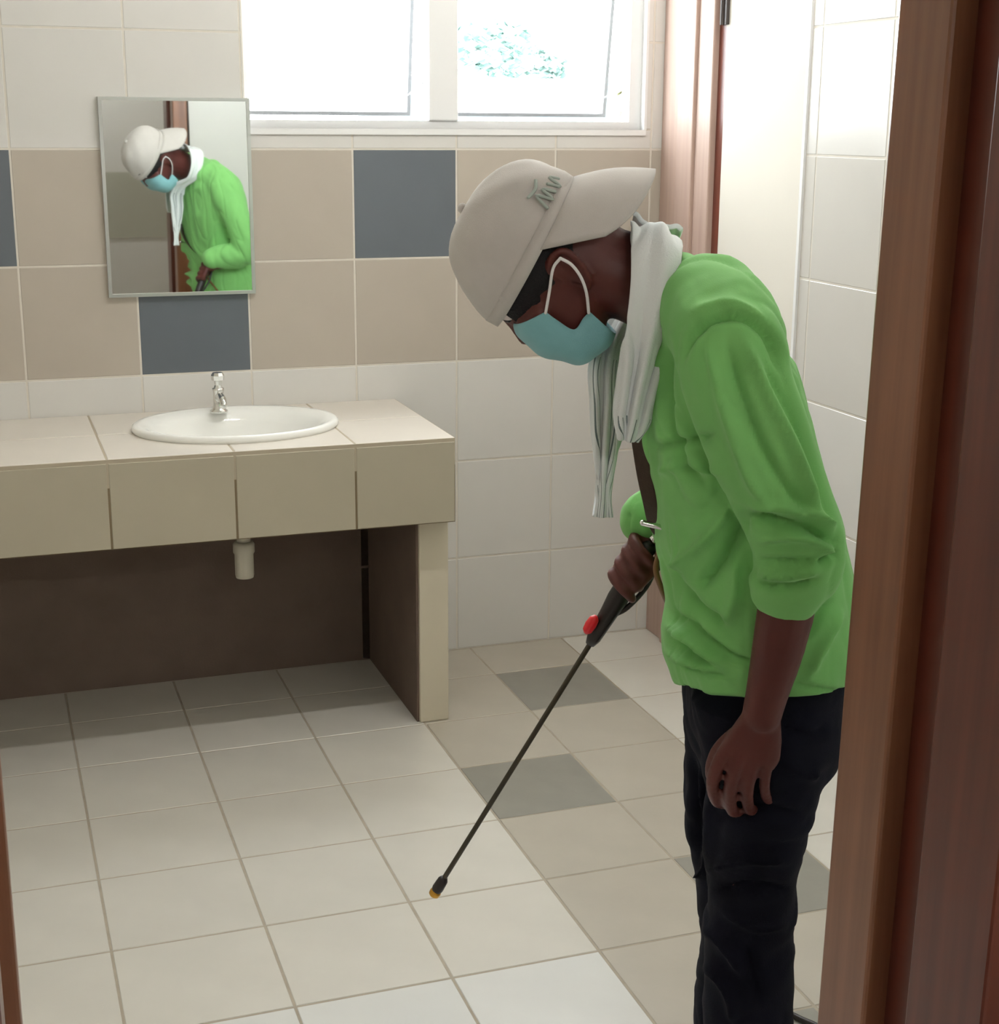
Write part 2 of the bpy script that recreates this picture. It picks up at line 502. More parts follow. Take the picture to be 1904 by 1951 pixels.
# ---- window
win = empty('window_1', ((WX0+WX1)/2, YB+0.06, WZ0))
tag(win, 'white framed two-sash window letting in bright daylight', 'window', kind='structure')
yw0, yw1 = YB+0.03, YB+0.085
MU0, MU1 = 1.232, 1.318
bm = bmesh.new()
add_box(bm, (WX0, yw0, WZ0), (WX0+0.014, yw1, WZ1))
add_box(bm, (WX1-0.04, yw0, WZ0), (WX1, yw1, WZ1))
add_box(bm, (WX0+0.014, yw0, WZ0), (WX1-0.04, yw1, WZ0+0.022))
add_box(bm, (WX0+0.014, yw0, WZ1-0.03), (WX1-0.04, yw1, WZ1))
from_bm('window_frame', bm, M_ALU, win)
box('mullion', (MU0, yw0-0.008, WZ0+0.022), (MU1, yw1, WZ1-0.03), M_ALU, win, 0.004)
bm = bmesh.new()      # reveal lining and sill
add_box(bm, (WX0, YB-0.006, WZ0-0.016), (WX1, YB+0.17, WZ0))
from_bm('window_sill', bm, M_ALU, win)
box('reveal', (WX1-0.004, YB, WZ0), (WX1+0.004, yw0, WZ1), M_ALU, win)
for xa, xb in ((WX0+0.016, MU0-0.004), (MU1+0.004, WX1-0.042)):
    # top-hung sash pushed outwards
    hz = WZ1-0.034; zb = WZ0+0.026
    tilt = math.radians(9)
    def tp(x, s, off=0.0):      # s = distance down from the hinge
        return Vector((x, yw1-0.01 + s*math.sin(tilt)+off*math.cos(tilt), hz - s*math.cos(tilt)+off*math.sin(tilt)))
    L = hz-zb
    bm = bmesh.new()
    def bar(x0, x1, s0, s1):
        vs = [bm.verts.new(tp(x, s, o)) for x in (x0, x1) for s in (s0, s1) for o in (0, 0.022)]
        for f in ((0, 1, 3, 2), (4, 6, 7, 5), (0, 4, 5, 1), (2, 3, 7, 6), (0, 2, 6, 4), (1, 5, 7, 3)):
            bm.faces.new([vs[i] for i in f])
    w_ = 0.010
    bar(xa, xa+w_, 0, L); bar(xb-w_, xb, 0, L); bar(xa+w_, xb-w_, 0, w_); bar(xa+w_, xb-w_, L-w_, L)
    sash = from_bm('sash', bm, M_ALUG, win)
    bm = bmesh.new()
    vs = [bm.verts.new(tp(x, s, 0.010)) for x, s in ((xa+w_, w_), (xb-w_, w_), (xb-w_, L-w_), (xa+w_, L-w_))]
    bm.faces.new(vs)
    from_bm('pane', bm, M_GLASS, sash)
    bm = bmesh.new(); tube(bm, [tp(xb-0.012, L*0.93, -0.004), Vector((xb+0.004, yw1-0.005, zb+0.10))], 0.0025, 8)
    from_bm('stay_arm', bm, M_ALUG, sash)

# ---- outside: pale yard wall and trees, far behind the glass
M_YARD = mat('pale_yard', srgb(225, 228, 226), 0.9, 0.1)
yard = box('yard_ground', (-25, YB+0.17, -0.4), (40, 40, -0.35), M_YARD)
tag(yard, 'pale ground outside the window', 'ground', kind='structure')
yw = box('yard_wall', (4.0, 16.0, -0.35), (7.5, 16.2, 2.05), mat('yard_wall', srgb(92, 104, 108), 0.9, 0.1), None, 0.02)
tag(yw, 'blue-grey garden wall far outside the right window sash', 'wall', kind='structure')
M_LEAF = mat('pale_leaf', srgb(142, 166, 160), 0.7, 0.2, rand=0.1)
M_LEAF2 = mat('yellow_leaf', srgb(140, 140, 112), 0.7, 0.2)
M_BARK = mat('bark', srgb(150, 135, 115), 0.9, 0.1)
def tree(label, base, h, cr0, m, seed):
    r = np.random.default_rng(seed)
    t = empty('tree', base); tag(t, label, 'tree')
    bm = bmesh.new()
    b = Vector(base)
    tube(bm, [b, b+Vector((0.05, 0, h*0.4)), b+Vector((0, 0.05, h*0.8))], [0.09, 0.07, 0.03], 8)
    from_bm('trunk', bm, M_BARK, t)
    bm = bmesh.new()
    for _ in range(420):
        d = Vector(r.normal(size=3)).normalized()*cr0*float(r.uniform(0.5, 1.0))
        c = b+Vector((0, 0, h)) + Vector((d.x, d.y, d.z*0.7))
        a = Vector(r.normal(size=3)).normalized(); x, y = frame_axes(a)
        s = float(r.uniform(0.06, 0.12))
        vs = [bm.verts.new(c+x*s), bm.verts.new(c+y*s*0.5), bm.verts.new(c-x*s), bm.verts.new(c-y*s*0.5)]
        bm.faces.new(vs)
    cr_o = from_bm('crown', bm, m, t); cr_o['kind'] = 'stuff'
tree('pale green tree outside, nearest the window mullion', (5.75, 16.8, -0.35), 2.75, 0.5, M_LEAF, 1)
tree('pale green tree outside, in the middle of the right sash', (6.9, 18.6, -0.35), 2.6, 0.42, M_LEAF, 2)
tree('yellowish shrub outside, at the right end of the window', (6.0, 13.0, -0.35), 2.1, 0.35, M_LEAF2, 3)

# ---- ceiling battens
def batten(label, c, e):
    t = empty('ceiling_light', c); tag(t, label, 'light')
    box('housing', (c[0]-0.62, c[1]-0.045, c[2]-0.04), (c[0]+0.62, c[1]+0.045, c[2]), M_ALU, t, 0.006)
    bm = bmesh.new(); tube(bm, [Vector((c[0]-0.58, c[1], c[2]-0.062)), Vector((c[0]+0.58, c[1], c[2]-0.062))], 0.018, 16)
    from_bm('fluorescent_tube', bm, emat('tube_glow', (1.0, 0.985, 0.95, 1), e), t, True)
    for s in (-1, 1):
        box('tube_holder', (c[0]+s*0.605-0.012, c[1]-0.02, c[2]-0.085), (c[0]+s*0.605+0.012, c[1]+0.02, c[2]-0.038), M_ALU, t, 0.003)
batten('fluorescent batten on the washroom ceiling above the spray lance', (1.15, 2.72, ZC), LAMP_E*12)
batten('added unseen batten brightening the corridor behind the camera', (0.6, -1.55, ZC), CORR_E*12)  # added to light the corridor, no lamp known there

# ================================================================== VANITY COUNTER
CT, CB, CF, CRX = 0.789, 0.567, 3.553, 1.118      # top, apron bottom, front, right end
SKX, SKY, SKA, SKB = 0.612, 3.852, 0.268, 0.215   # basin centre and half sizes
ctr = empty('vanity_counter', (0.3, CF, 0)); tag(ctr, 'tiled washbasin counter on a pier, running out of view to the left', 'counter')
def ellipse_cut(o):
    bm2 = bmesh.new(); lathe(bm2, [(1.0, 0.0), (1.0, 0.4)], Vector((SKX, SKY, 0.6)), n=48, sx=SKA*0.88, sy=SKB*0.88)
    c = from_bm('cutter', bm2, None)
    md = o.modifiers.new('b', 'BOOLEAN'); md.operation = 'DIFFERENCE'; md.object = c; md.solver = 'EXACT'
    bpy.context.view_layer.update(); apply_mods(o)
    me = c.data; bpy.data.objects.remove(c); bpy.data.meshes.remove(me)
bm = bmesh.new(); add_box(bm, (XL+0.002, CF+GR, CT-0.07), (CRX-GR, YB-0.001, CT-GR))
slab = from_bm('slab', bm, mat('slab_grout', srgb(176, 165, 146), 0.8, 0.2), ctr); ellipse_cut(slab)
box('apron', (XL+0.002, CF+GR, CB+0.001), (CRX-GR, CF+0.07, CT-0.07), M_DGROUT, ctr)
box('pier_shade_panel', (1.030, 3.622, 0.0), (1.036, YB-0.001, CB+0.14), M_KNEE_SHADE, ctr)  # dark sheet painting the shade on the pier's inner face
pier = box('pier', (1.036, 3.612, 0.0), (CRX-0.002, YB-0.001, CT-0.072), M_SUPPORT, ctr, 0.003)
PX0 = -0.343
for ci, a, b in grid_lines(XL+0.002, CRX, PX0, T):
    tile(ctr, (a, CF+TH, CB), UX, UZ, b-a, CT-CB-TH, M_FASCIA_TILE)
    for (c, d) in ((CF, CF+0.3), (CF+0.3, YB-0.001)):
        key = None
        o = tile(ctr, (a, c, CT-TH), UX, UY, b-a, d-c, M_COUNTER_TILE)
        cx0, cx1 = SKX-SKA, SKX+SKA
        if b > cx0 and a < cx1:
            o.data = o.data.copy()
            bpy.context.view_layer.update()
            ellipse_cut(o)
tile(ctr, (CRX-TH, CF+0.001, CB), UY, UZ, 0.3, CT-CB-TH, M_FASCIA_TILE)
tile(ctr, (CRX-TH, CF+0.301, CB), UY, UZ, YB-CF-0.302, CT-CB-TH, M_FASCIA_TILE)

# ---- basin
basin = empty('washbasin', (SKX, SKY, CT)); tag(basin, 'white oval ceramic washbasin set in the counter', 'washbasin')
prof = [(0.985, -0.001), (1.0, 0.006), (0.995, 0.014), (0.97, 0.019), (0.93, 0.0185), (0.87, 0.013), (0.82, 0.003), (0.77, -0.02),
        (0.70, -0.06), (0.58, -0.105), (0.40, -0.13), (0.2, -0.14), (0.07, -0.142)]
prof2 = [(0.07, -0.156), (0.22, -0.154), (0.42, -0.144), (0.61, -0.118), (0.73, -0.07), (0.80, -0.022), (0.84, -0.004), (0.985, -0.001)]
bm = bmesh.new()
rows = []
n = 64
for r, h in prof+prof2[:-1]:
    f = -0.012*max(0.0, 1-r)      # bowl sits slightly towards the front, leaving a tap ledge
    rows.append([bm.verts.new(Vector((SKX+SKA*r*math.cos(2*math.pi*k/n), SKY+f*4+SKB*r*math.sin(2*math.pi*k/n), CT+h))) for k in range(n)])
for i in range(len(rows)):
    j = (i+1) % len(rows)
    for k in range(n):
        bm.faces.new((rows[i][k], rows[i][(k+1) % n], rows[j][(k+1) % n], rows[j][k]))
from_bm('bowl', bm, M_CERAMIC, basin, True)
bm = bmesh.new(); lathe(bm, [(0.001, -0.139), (0.017, -0.139), (0.02, -0.141), (0.02, -0.15), (0.001, -0.15)], Vector((SKX, SKY-0.045, CT)), n=24)
from_bm('drain', bm, M_CHROME, basin, True)
bm = bmesh.new(); lathe(bm, [(0.001, 0), (0.008, 0), (0.008, 0.003), (0.001, 0.003)], Vector((SKX, SKY+SKB*0.80, CT-0.012)), axis=Vector((0, -1, 0.4)), n=16)
from_bm('overflow_hole', bm, M_DARK, basin, True)

# ---- waste pipe under the counter
pp = empty('waste_pipe', (0.612, 3.81, 0.39)); tag(pp, 'short cream plastic waste pipe hanging under the washbasin', 'pipe')
pc = Vector((0.612, 3.81, 0.0))
bm = bmesh.new(); lathe(bm, [(0.018, 0.63), (0.018, 0.47), (0.001, 0.47)], pc, n=24); from_bm('tail_pipe', bm, M_PIPE, pp, True)
bm = bmesh.new(); lathe(bm, [(0.001, 0.49), (0.024, 0.49), (0.0285, 0.483), (0.0285, 0.462), (0.025, 0.456), (0.025, 0.40), (0.023, 0.392), (0.018, 0.392), (0.018, 0.40), (0.001, 0.40)], pc, n=24)
from_bm('coupling', bm, M_PIPE, pp, True)

# ---- tap
tp_ = empty('tap', (0.592, SKY+0.165, CT+0.015)); tag(tp_, 'small chrome pillar tap at the back of the washbasin', 'tap')
tb = Vector((0.592, SKY+0.160, CT+0.012))
bm = bmesh.new(); lathe(bm, [(0.001, 0), (0.024, 0), (0.024, 0.005), (0.018, 0.010), (0.015, 0.02), (0.014, 0.055), (0.016, 0.06), (0.016, 0.066), (0.001, 0.068)], tb, n=24)
body = from_bm('body', bm, M_CHROME, tp_, True)
bm = bmesh.new(); tube(bm, [tb+Vector((0, 0, 0.04)), tb+Vector((0, -0.035, 0.05)), tb+Vector((0, -0.075, 0.046)), tb+Vector((0, -0.09, 0.034))], [0.011, 0.011, 0.010, 0.009], 16)
from_bm('spout', bm, M_CHROME, tp_, True)
bm = bmesh.new(); lathe(bm, [(0.001, 0.066), (0.012, 0.066), (0.009, 0.074), (0.010, 0.085), (0.017, 0.088), (0.018, 0.1), (0.014, 0.108), (0.001, 0.11)], tb, n=8)
from_bm('handle', bm, M_CHROME, tp_, False)

# ================================================================== MIRROR
mx0, mx1, mz0, mz1 = 0.330, 0.722, 1.105, 1.622
mir = empty('wall_mirror', ((mx0+mx1)/2, YB, mz0)); tag(mir, 'small upright wall mirror in a thin silver frame', 'mirror')
def lean(z): return YB-0.012-0.0035*(z-mz0)/(mz1-mz0)
bm = bmesh.new()
vs = [bm.verts.new((x, lean(z), z)) for x, z in ((mx0+0.008, mz0+0.008), (mx1-0.008, mz0+0.008), (mx1-0.008, mz1-0.008), (mx0+0.008, mz1-0.008))]
bm.faces.new(vs)
from_bm('mirror_glass', bm, M_MIRROR, mir)
bm = bmesh.new()
def mbar(xa, xb, za, zb):
    vs = [bm.verts.new((x, (lean(z)-0.004) if f else YB-0.0005, z)) for x in (xa, xb) for z in (za, zb) for f in (0, 1)]
    for f in ((0, 1, 3, 2), (4, 6, 7, 5), (0, 4, 5, 1), (2, 3, 7, 6), (0, 2, 6, 4), (1, 5, 7, 3)):
        bm.faces.new([vs[i] for i in f])
mbar(mx0, mx0+0.009, mz0, mz1); mbar(mx1-0.009, mx1, mz0, mz1); mbar(mx0+0.009, mx1-0.009, mz0, mz0+0.009); mbar(mx0+0.009, mx1-0.009, mz1-0.009, mz1)
from_bm('mirror_frame', bm, M_SILVER, mir)

# ================================================================== THE MAN
R0 = 2.0
def M_(px, py, dn=0.0): return W(px, py, R0+dn)
def px_of(P):
    """project world points (n,3) to pixels"""
    d = P - np.array([0, 0, CAMH])
    u = d @ np.array(cam_r2); v = -(d @ np.array(cam_u2)); w = d @ np.array(cam_f)
    return np.stack([CX+FPX*u/w, CY+FPX*v/w], -1)
def ring(F, B, dn, hw, pw=2.3):
    f, b = M_(F[0], F[1], dn), M_(B[0], B[1], dn)
    return ((f+b)/2, (b-f)/2, NV*hw, pw)
def chain(bm, spec, n=16):
    """spec: list of (px,py,dn,rad)"""
    s = spline([(a, b, c, r) for a, b, c, r in spec], 4)
    tube(bm, [M_(q[0], q[1], q[2]) for q in s], [q[3] for q in s], n)

# head frame
HC = M_(1036, 498, 0.0)
Hf = (-RV*0.51 - ZV*0.86).normalized()
Hu = (-RV*0.86 + ZV*0.51).normalized()
Hn = -NV                                # his left, towards the camera
def hp(f, u, n): return HC + Hf*f + Hu*u + Hn*n

bm = bmesh.new()
hr = [(-.120, .056, .018, .018), (-.112, .052, .032, .030), (-.095, .043, .048, .045), (-.07, .028, .068, .056), (-.04, .013, .082, .063),
      (0, .002, .092, .070), (.035, -.003, .096, .074), (.065, -.005, .087, .067), (.09, -.006, .066, .051), (.105, -.006, .042, .033), (.112, -.006, .015, .012)]
loft(bm, [(HC+Hu*t+Hf*c, Hf*d, Hn*w, 2.2) for t, c, d, w in hr], 28)
# nose, brow, lips, cheek bones, ears
tube(bm, [hp(.084, .010, 0), hp(.090, -.012, 0), hp(.098, -.032, 0)], [.009, .010, .011], 12)
for s in (-1, 1):
    tube(bm, [hp(.090, -.036, s*.010), hp(.084, -.036, s*.016)], [.008, .007], 10)
    tube(bm, [hp(.085, .026, s*.012), hp(.080, .030, s*.035), hp(.066, .026, s*.054)], [.008, .008, .006], 10)
    tube(bm, [hp(.076, -.022, s*.040), hp(.055, -.026, s*.056)], [.016, .014], 10)
    # ear: rim + lobe
    EF, EU = -.012, -.034
    pts = [hp(EF+.014, EU+.004, s*.066), hp(EF+.012, EU+.026, s*.073), hp(EF-.004, EU+.033, s*.079), hp(EF-.018, EU+.024, s*.081), hp(EF-.016, EU+.002, s*.078), hp(EF-.004, EU-.020, s*.071), hp(EF+.006, EU-.028, s*.065)]
    tube(bm, [Vector(q) for q in spline(pts, 4)], .0052, 8)
    loft(bm, [(hp(EF, EU-.024, s*.064), Hf*.008, Hn*.004), (hp(EF-.002, EU-.008, s*.067), Hf*.013, Hn*.005), (hp(EF-.004, EU+.012, s*.070), Hf*.016, Hn*.005), (hp(EF-.002, EU+.028, s*.071), Hf*.010, Hn*.004)], 10)
tube(bm, [hp(.080, -.072, -.022), hp(.090, -.071, 0), hp(.080, -.072, .022)], [.006, .009, .006], 10)
tube(bm, [hp(.078, -.084, -.018), hp(.087, -.084, 0), hp(.078, -.084, .018)], [.006, .010, .006], 10)
# neck
nb = M_(1272, 565, 0.0)
tube(bm, [hp(-.035, -.02, 0), hp(-.03, -.07, 0), (hp(-.03, -.07, 0)+nb)/2 + ZV*.005, nb], [.062, .060, .058, .056], 20)
# trunk and legs under the clothes
TR = [((1240, 650), (1300, 520), .060), ((1245, 700), (1365, 545), .115), ((1250, 770), (1435, 600), .16), ((1250, 840), (1490, 710), .165),
      ((1268, 945), (1530, 860), .155), ((1285, 1060), (1565, 1010), .15), ((1305, 1155), (1590, 1120), .15), ((1330, 1240), (1580, 1240), .135), ((1350, 1340), (1555, 1350), .11)]
loft(bm, [ring(F, B, 0, hw) for F, B, hw in TR], 24)
for s in (-1, 1):
    sx = 0 if s < 0 else -25
    hipc = (1455+sx, 1340, s*.085); 
    p = [M_(1455+sx, 1330, s*.085), M_(1440+sx, 1500, s*.09), M_(1425+sx, 1680, s*.09), M_(1425+sx, 1800, s*.09), M_(1422+sx, 1951, s*.09)]
    ank = p[-1].copy(); ank.z = 0.09
    p.append(ank)
    tube(bm, p, [.058, .056, .045, .046, .036, .034], 16)
    tube(bm, [ank, ank-RV*.06-ZV*.035, ank-RV*.13-ZV*.055], [.034, .030, .022], 14)
# near arm (his left), hanging
chain(bm, [(1370, 640, -.13, .042), (1405, 730, -.175, .036), (1455, 860, -.19, .034), (1508, 1030, -.195, .033), (1505, 1118, -.2, .037), (1484, 1230, -.2, .0335), (1462, 1320, -.2, .0275), (1452, 1362, -.2, .0255)])
def palm(bm, a, b, wv, tv, w0, w1, th):
    """wrist a to knuckles b"""
    loft(bm, [(a+(b-a)*t, wv*w, tv*h, 2.6) for t, w, h in ((-.12, w0*.8, th*.9), (.1, w0, th), (.45, (w0+w1)/2*1.04, th*1.08), (.85, w1, th), (1.03, w1*.94, th*.8))], 16)
def finger(bm, pts, r):
    s = spline([tuple(p) for p in pts], 4)
    k = len(s)
    tube(bm, [Vector(q) for q in s], [r*(1.06-0.26*i/(k-1)) for i in range(k)], 10)
ND = -.2
kA, kB = M_(1452, 1362, ND), M_(1424, 1452, ND+.006)
wv = (M_(1480, 1455, ND) - M_(1370, 1440, ND)).normalized()
tv = NV
palm(bm, kA, kB, wv, tv, .027, .041, .0145)
for pts, r in (
    ([(1376, 1440, 0), (1358, 1488, .008), (1364, 1524, .030), (1378, 1532, .048)], .0094),
    ([(1405, 1450, -.002), (1391, 1506, .007), (1395, 1543, .030), (1410, 1546, .050)], .0098),
    ([(1434, 1454, 0), (1424, 1510, .009), (1429, 1542, .032), (1443, 1541, .049)], .0094),
    ([(1462, 1450, .003), (1457, 1496, .011), (1462, 1522, .030), (1474, 1521, .043)], .0082)):
    finger(bm, [kA.lerp(kB, .45) + (M_(pts[0][0], pts[0][1], ND)-kB)*.55] + [M_(a, b, ND+c) for a, b, c in pts], r)
finger(bm, [M_(1432, 1385, ND+.004), M_(1398, 1402, ND+.012), M_(1368, 1432, ND+.022), M_(1356, 1468, ND+.032), M_(1362, 1492, ND+.040)], .0108)
# far arm (his right): upper arm behind the trunk, forearm forward to the grip
GD = .135
g0, g1 = M_(1238, 1040, GD), M_(1124, 1228, GD+.01)     # sprayer grip axis
gd = (g1-g0).normalized()
chain(bm, [(1330, 640, .14, .042), (1345, 760, .19, .036), (1368, 900, .21, .034), (1360, 960, .21, .034), (1300, 990, .195, .034), (1245, 1015, .168, .027), (1228, 1030, .158, .025)])
gq = gd.cross(NV).normalized()
if gq.dot(RV) > 0: gq = -gq            # perpendicular to the grip, towards image left/up
gc = g0 + gd*.016
wr = M_(1232, 1026, .158)
pk = gc + NV*.026 + gq*.012 + gd*.012
loft(bm, [(wr, gd*.022, NV*.018, 2.4), (wr.lerp(pk, .4), gd*.030+gq*.01, NV*.017, 2.6), (pk, gd*.040, NV*.015, 2.6), (pk+gq*.014-NV*.004, gd*.038, NV*.012, 2.6)], 16)
for i, t in enumerate((-.030, -.009, .012, .033)):
    c = gc + gd*(t+.012)
    R_ = .0225
    pts = [c + NV*.022 + gq*.010] + [c + (NV*math.cos(a)+gq*math.sin(a))*R_*(1.12 if a < 1.7 else 1) + gd*(.004*k) for k, a in enumerate((.75, 1.45, 2.1, 2.8, 3.4, 3.9))]
    finger(bm, pts, (.0095, .0099, .0098, .0092)[i])
finger(bm, [wr.lerp(pk, .4)-gq*.010, gc - gd*.018 - gq*.022 + NV*.008, gc + gd*.0 - gq*.022 - NV*.010, gc + gd*.026 - gq*.016 - NV*.018, gc+gd*.045-gq*.010-NV*.021], .0102)
person = fuse('person', bm, 0.0036, 2, M_SKIN, None, 0.5)
tag(person, 'stooping man in lime-green shirt, backwards cap and blue face mask holding a spray lance', 'person')

# eyes
for s in (-1, 1):
    bm = bmesh.new(); bmesh.ops.create_uvsphere(bm, u_segments=16, v_segments=10, radius=.0115)
    for v in bm.verts: v.co = v.co + hp(.079, .008, s*.031)
    e = from_bm('eye', bm, M_EYE, person, True)
    bm = bmesh.new(); bmesh.ops.create_uvsphere(bm, u_segments=12, v_segments=8, radius=.006)
    for v in bm.verts: v.co = v.co + hp(.0858, .004, s*.031)
    from_bm('iris', bm, M_IRIS, e, True)
    bm = bmesh.new(); tube(bm, [Vector(q) for q in spline([hp(.0925, .027, s*.014), hp(.088, .033, s*.034), hp(.072, .030, s*.055)], 4)], .0025, 8)
    from_bm('eyebrow', bm, M_HAIR, person, True)

# hair: close shell over the sides and back of the skull
bm = bmesh.new()
na, nt_ = 40, 8
grid = []
for i in range(na+1):
    th = math.radians(34 + (326-34)*i/na)        # 0 = forwards, measured round the head
    row = []
    for j in range(nt_+1):
        q = j/nt_
        back = 0.5-0.5*math.cos(th)
        lo = -.026 - .066*back**2.2 + (.016 if 66 < math.degrees(th) < 100 or 260 < math.degrees(th) < 294 else 0)
        u = lo + (.06-lo)*q
        # interpolate the skull profile
        ts = [h[0] for h in hr]; c = np.interp(u, ts, [h[1] for h in hr]); d = np.interp(u, ts, [h[2] for h in hr]); w = np.interp(u, ts, [h[3] for h in hr])
        k = 1.055 if j else 1.0
        row.append(bm.verts.new(HC + Hu*u + Hf*(c+d*k*math.cos(th)) + Hn*(w*k*math.sin(th))))
    grid.append(row)
for i in range(na):
    for j in range(nt_):
        bm.faces.new((grid[i][j], grid[i+1][j], grid[i+1][j+1], grid[i][j+1]))
from_bm('hair', bm, M_HAIR, person, True)
bm = bmesh.new()      # tuft sticking out under the cap at the forehead
for k in range(16):
    s = (k-7.5)/7.5
    b0 = hp(.080-.014*s*s, .026, s*.045)
    tube(bm, [b0, b0+Hf*.008-Hu*.006+Hn*float(rng.normal()*.003), b0+Hf*.011-Hu*(.012+.006*float(rng.random()))+Hn*float(rng.normal()*.005)], [.005, .004, .0015], 6)
from_bm('hair_fringe', bm, M_HAIR, person, True)

# ---- cap worn backwards
def rim_pt(psi, k=1.0, u=.018):
    """psi = 0 at the back of the head"""
    return HC + Hu*(u + .006*math.cos(psi)) + Hf*(-.004 - .1085*k*math.cos(psi)) + Hn*(.0865*k*math.sin(psi))
bm = bmesh.new()
nu, nv_ = 48, 16
rows = []
for j in range(nv_+1):
    q = j/nv_
    ph = q*math.pi/2
    rad = max(math.cos(ph), 0.0)**0.72
    hh = .018 + .108*math.sin(ph)**1.05
    row = []
    for i in range(nu):
        psi = 2*math.pi*i/nu
        seam = 0.0012*(-1 if (i % 8 == 0 and 0 < j) else 0)
        wob = 0.0022*math.sin(3*psi+4*q)+.0016*math.sin(7*psi-9*q) if 0 < j < nv_ else 0
        puff = 1 + .035*math.sin(ph*2)*max(0, math.cos(psi))
        k = rad*puff + (wob+seam)/.1
        if j == nv_: k = 0.02
        row.append(bm.verts.new(HC + Hu*(hh + .006*math.cos(psi)*(1-q)) + Hf*(-.004-.1085*k*math.cos(psi)) + Hn*(.0865*k*math.sin(psi))))
    rows.append(row)
for j in range(nv_):
    for i in range(nu):
        bm.faces.new((rows[j][i], rows[j][(i+1) % nu], rows[j+1][(i+1) % nu], rows[j+1][i]))
bm.faces.new(rows[-1])
capo = from_bm('cap', bm, M_CAP, person, True)
m_ = capo.modifiers.new('t', 'SOLIDIFY'); m_.thickness = .003; m_.offset = -1
bm = bmesh.new()
bmesh.ops.create_uvsphere(bm, u_segments=12, v_segments=8, radius=.007)
for v in bm.verts: v.co = v.co + HC + Hu*.127 - Hf*.004
from_bm('button', bm, M_CAP, capo, True)
bm = bmesh.new()       # sweat band
loft_pts = [rim_pt(2*math.pi*i/48, .995, .020) for i in range(49)]
rows = [[bm.verts.new(p + Hu*dz + (p-HC).normalized()*off) for p in loft_pts[:-1]] for dz, off in ((-.006, -.001), (-.006, .0015), (.012, .0022), (.012, -.001))]
for j in range(4):
    for i in range(48):
        bm.faces.new((rows[j][i], rows[j][(i+1) % 48], rows[(j+1) % 4][(i+1) % 48], rows[(j+1) % 4][i]))
from_bm('cap_band', bm, M_CAP, capo, True)
bm = bmesh.new()       # visor
Bd = (-Hf*.59 - Hu*.80).normalized(); Dd = (Hf*.80 - Hu*.59).normalized()
ns, nt2 = 32, 8
rows = []
for i in range(ns+1):
    s = -1 + 2*i/ns
    psi = s*math.radians(84)
    b0 = rim_pt(psi, 1.0, .016)
    Ln = .106*(1-abs(s)**7*.22)
    row = []
    for j in range(nt2+1):
        t = j/nt2
        row.append(bm.verts.new(b0 + Bd*Ln*t + Dd*(-.010*s*s*t) + Hn*(s*.006*t) + (-Dd)*.006*math.sin(t*math.pi)*(1-s*s)))
    rows.append(row)
for i in range(ns):
    for j in range(nt2):
        bm.faces.new((rows[i][j], rows[i+1][j], rows[i+1][j+1], rows[i][j+1]))
vis = from_bm('visor', bm, M_CAP, capo, True)
m_ = vis.modifiers.new('t', 'SOLIDIFY'); m_.thickness = .004; m_.offset = 0
# stitched green emblem on the panel above the visor
def cap_surf(psi, q, lift=.0025):
    ph = q*math.pi/2; rad = math.cos(ph)**0.72; puff = 1 + .035*math.sin(ph*2)*max(0, math.cos(psi))
    k = rad*puff + .0018/.1
    return HC + Hu*(.018+.108*math.sin(ph)**1.05 + .006*math.cos(psi)*(1-q)) + Hf*(-.004-(.1085*k+lift)*math.cos(psi)) + Hn*((.0865*k+lift)*math.sin(psi))
bm = bmesh.new()
strokes = [[(1.0, .10), (.92, .22), (.86, .09), (.80, .20), (.74, .10)], [(.68, .18), (.62, .08), (.56, .19), (.50, .12)], [(.98, .27), (.84, .25), (.70, .28)]]
for st in strokes:
    sp = spline(st, 4)
    tube(bm, [cap_surf(a, b, .0008) for a, b in sp], .0022, 6)
from_bm('embroidery', bm, M_GREENTHREAD, capo, True)

# ---- face mask
def mask_pt(s, t):
    """s -1..1 across the face (1 = near cheek), t 0 nose .. 1 chin"""
    cl = spline([(978, 612), (998, 652), (1045, 678), (1096, 690), (1145, 672), (1172, 632)], 6)
    x, y = [float(np.interp(t*(len(cl)-1), range(len(cl)), [c[i] for c in cl])) for i in (0, 1)]
    C = M_(x, y, 0)
    el = spline([(1040, 594), (1062, 610), (1094, 628), (1112, 606), (1124, 594)], 6)
    x, y = [float(np.interp(t*(len(el)-1), range(len(el)), [c[i] for c in el])) for i in (0, 1)]
    Ew = .071 - .014*t
    E0 = M_(x, y, -Ew)
    # bring the far edge by reflection in the mid plane
    dn = (E0-HC).dot(NV)
    E1 = E0 - NV*2*dn
    E_ = E0 if s >= 0 else E1
    a = abs(s)*math.pi/2
    mid = E_ - NV*(E_-HC).dot(NV) + NV*(C-HC).dot(NV)     # edge projected to the mid plane
    P = mid + (C-mid)*(max(math.cos(a), 0)**.5 if abs(s) < 1 else 0) + NV*((E_-mid).dot(NV))*math.sin(a)**.85
    pleat = .0022*math.sin(t*math.pi*7)*(1-.3*abs(s))
    return P + (C-mid).normalized()*pleat*(1-abs(s)**4)
bm = bmesh.new()
ns, nt2 = 36, 40
rows = [[bm.verts.new(mask_pt(-1+2*i/ns, j/nt2)) for j in range(nt2+1)] for i in range(ns+1)]
for i in range(ns):
    for j in range(nt2):
        bm.faces.new((rows[i][j], rows[i+1][j], rows[i+1][j+1], rows[i][j+1]))
mask = from_bm('face_mask', bm, M_MASK, person, True)
m_ = mask.modifiers.new('t', 'SOLIDIFY'); m_.thickness = .002; m_.offset = 0
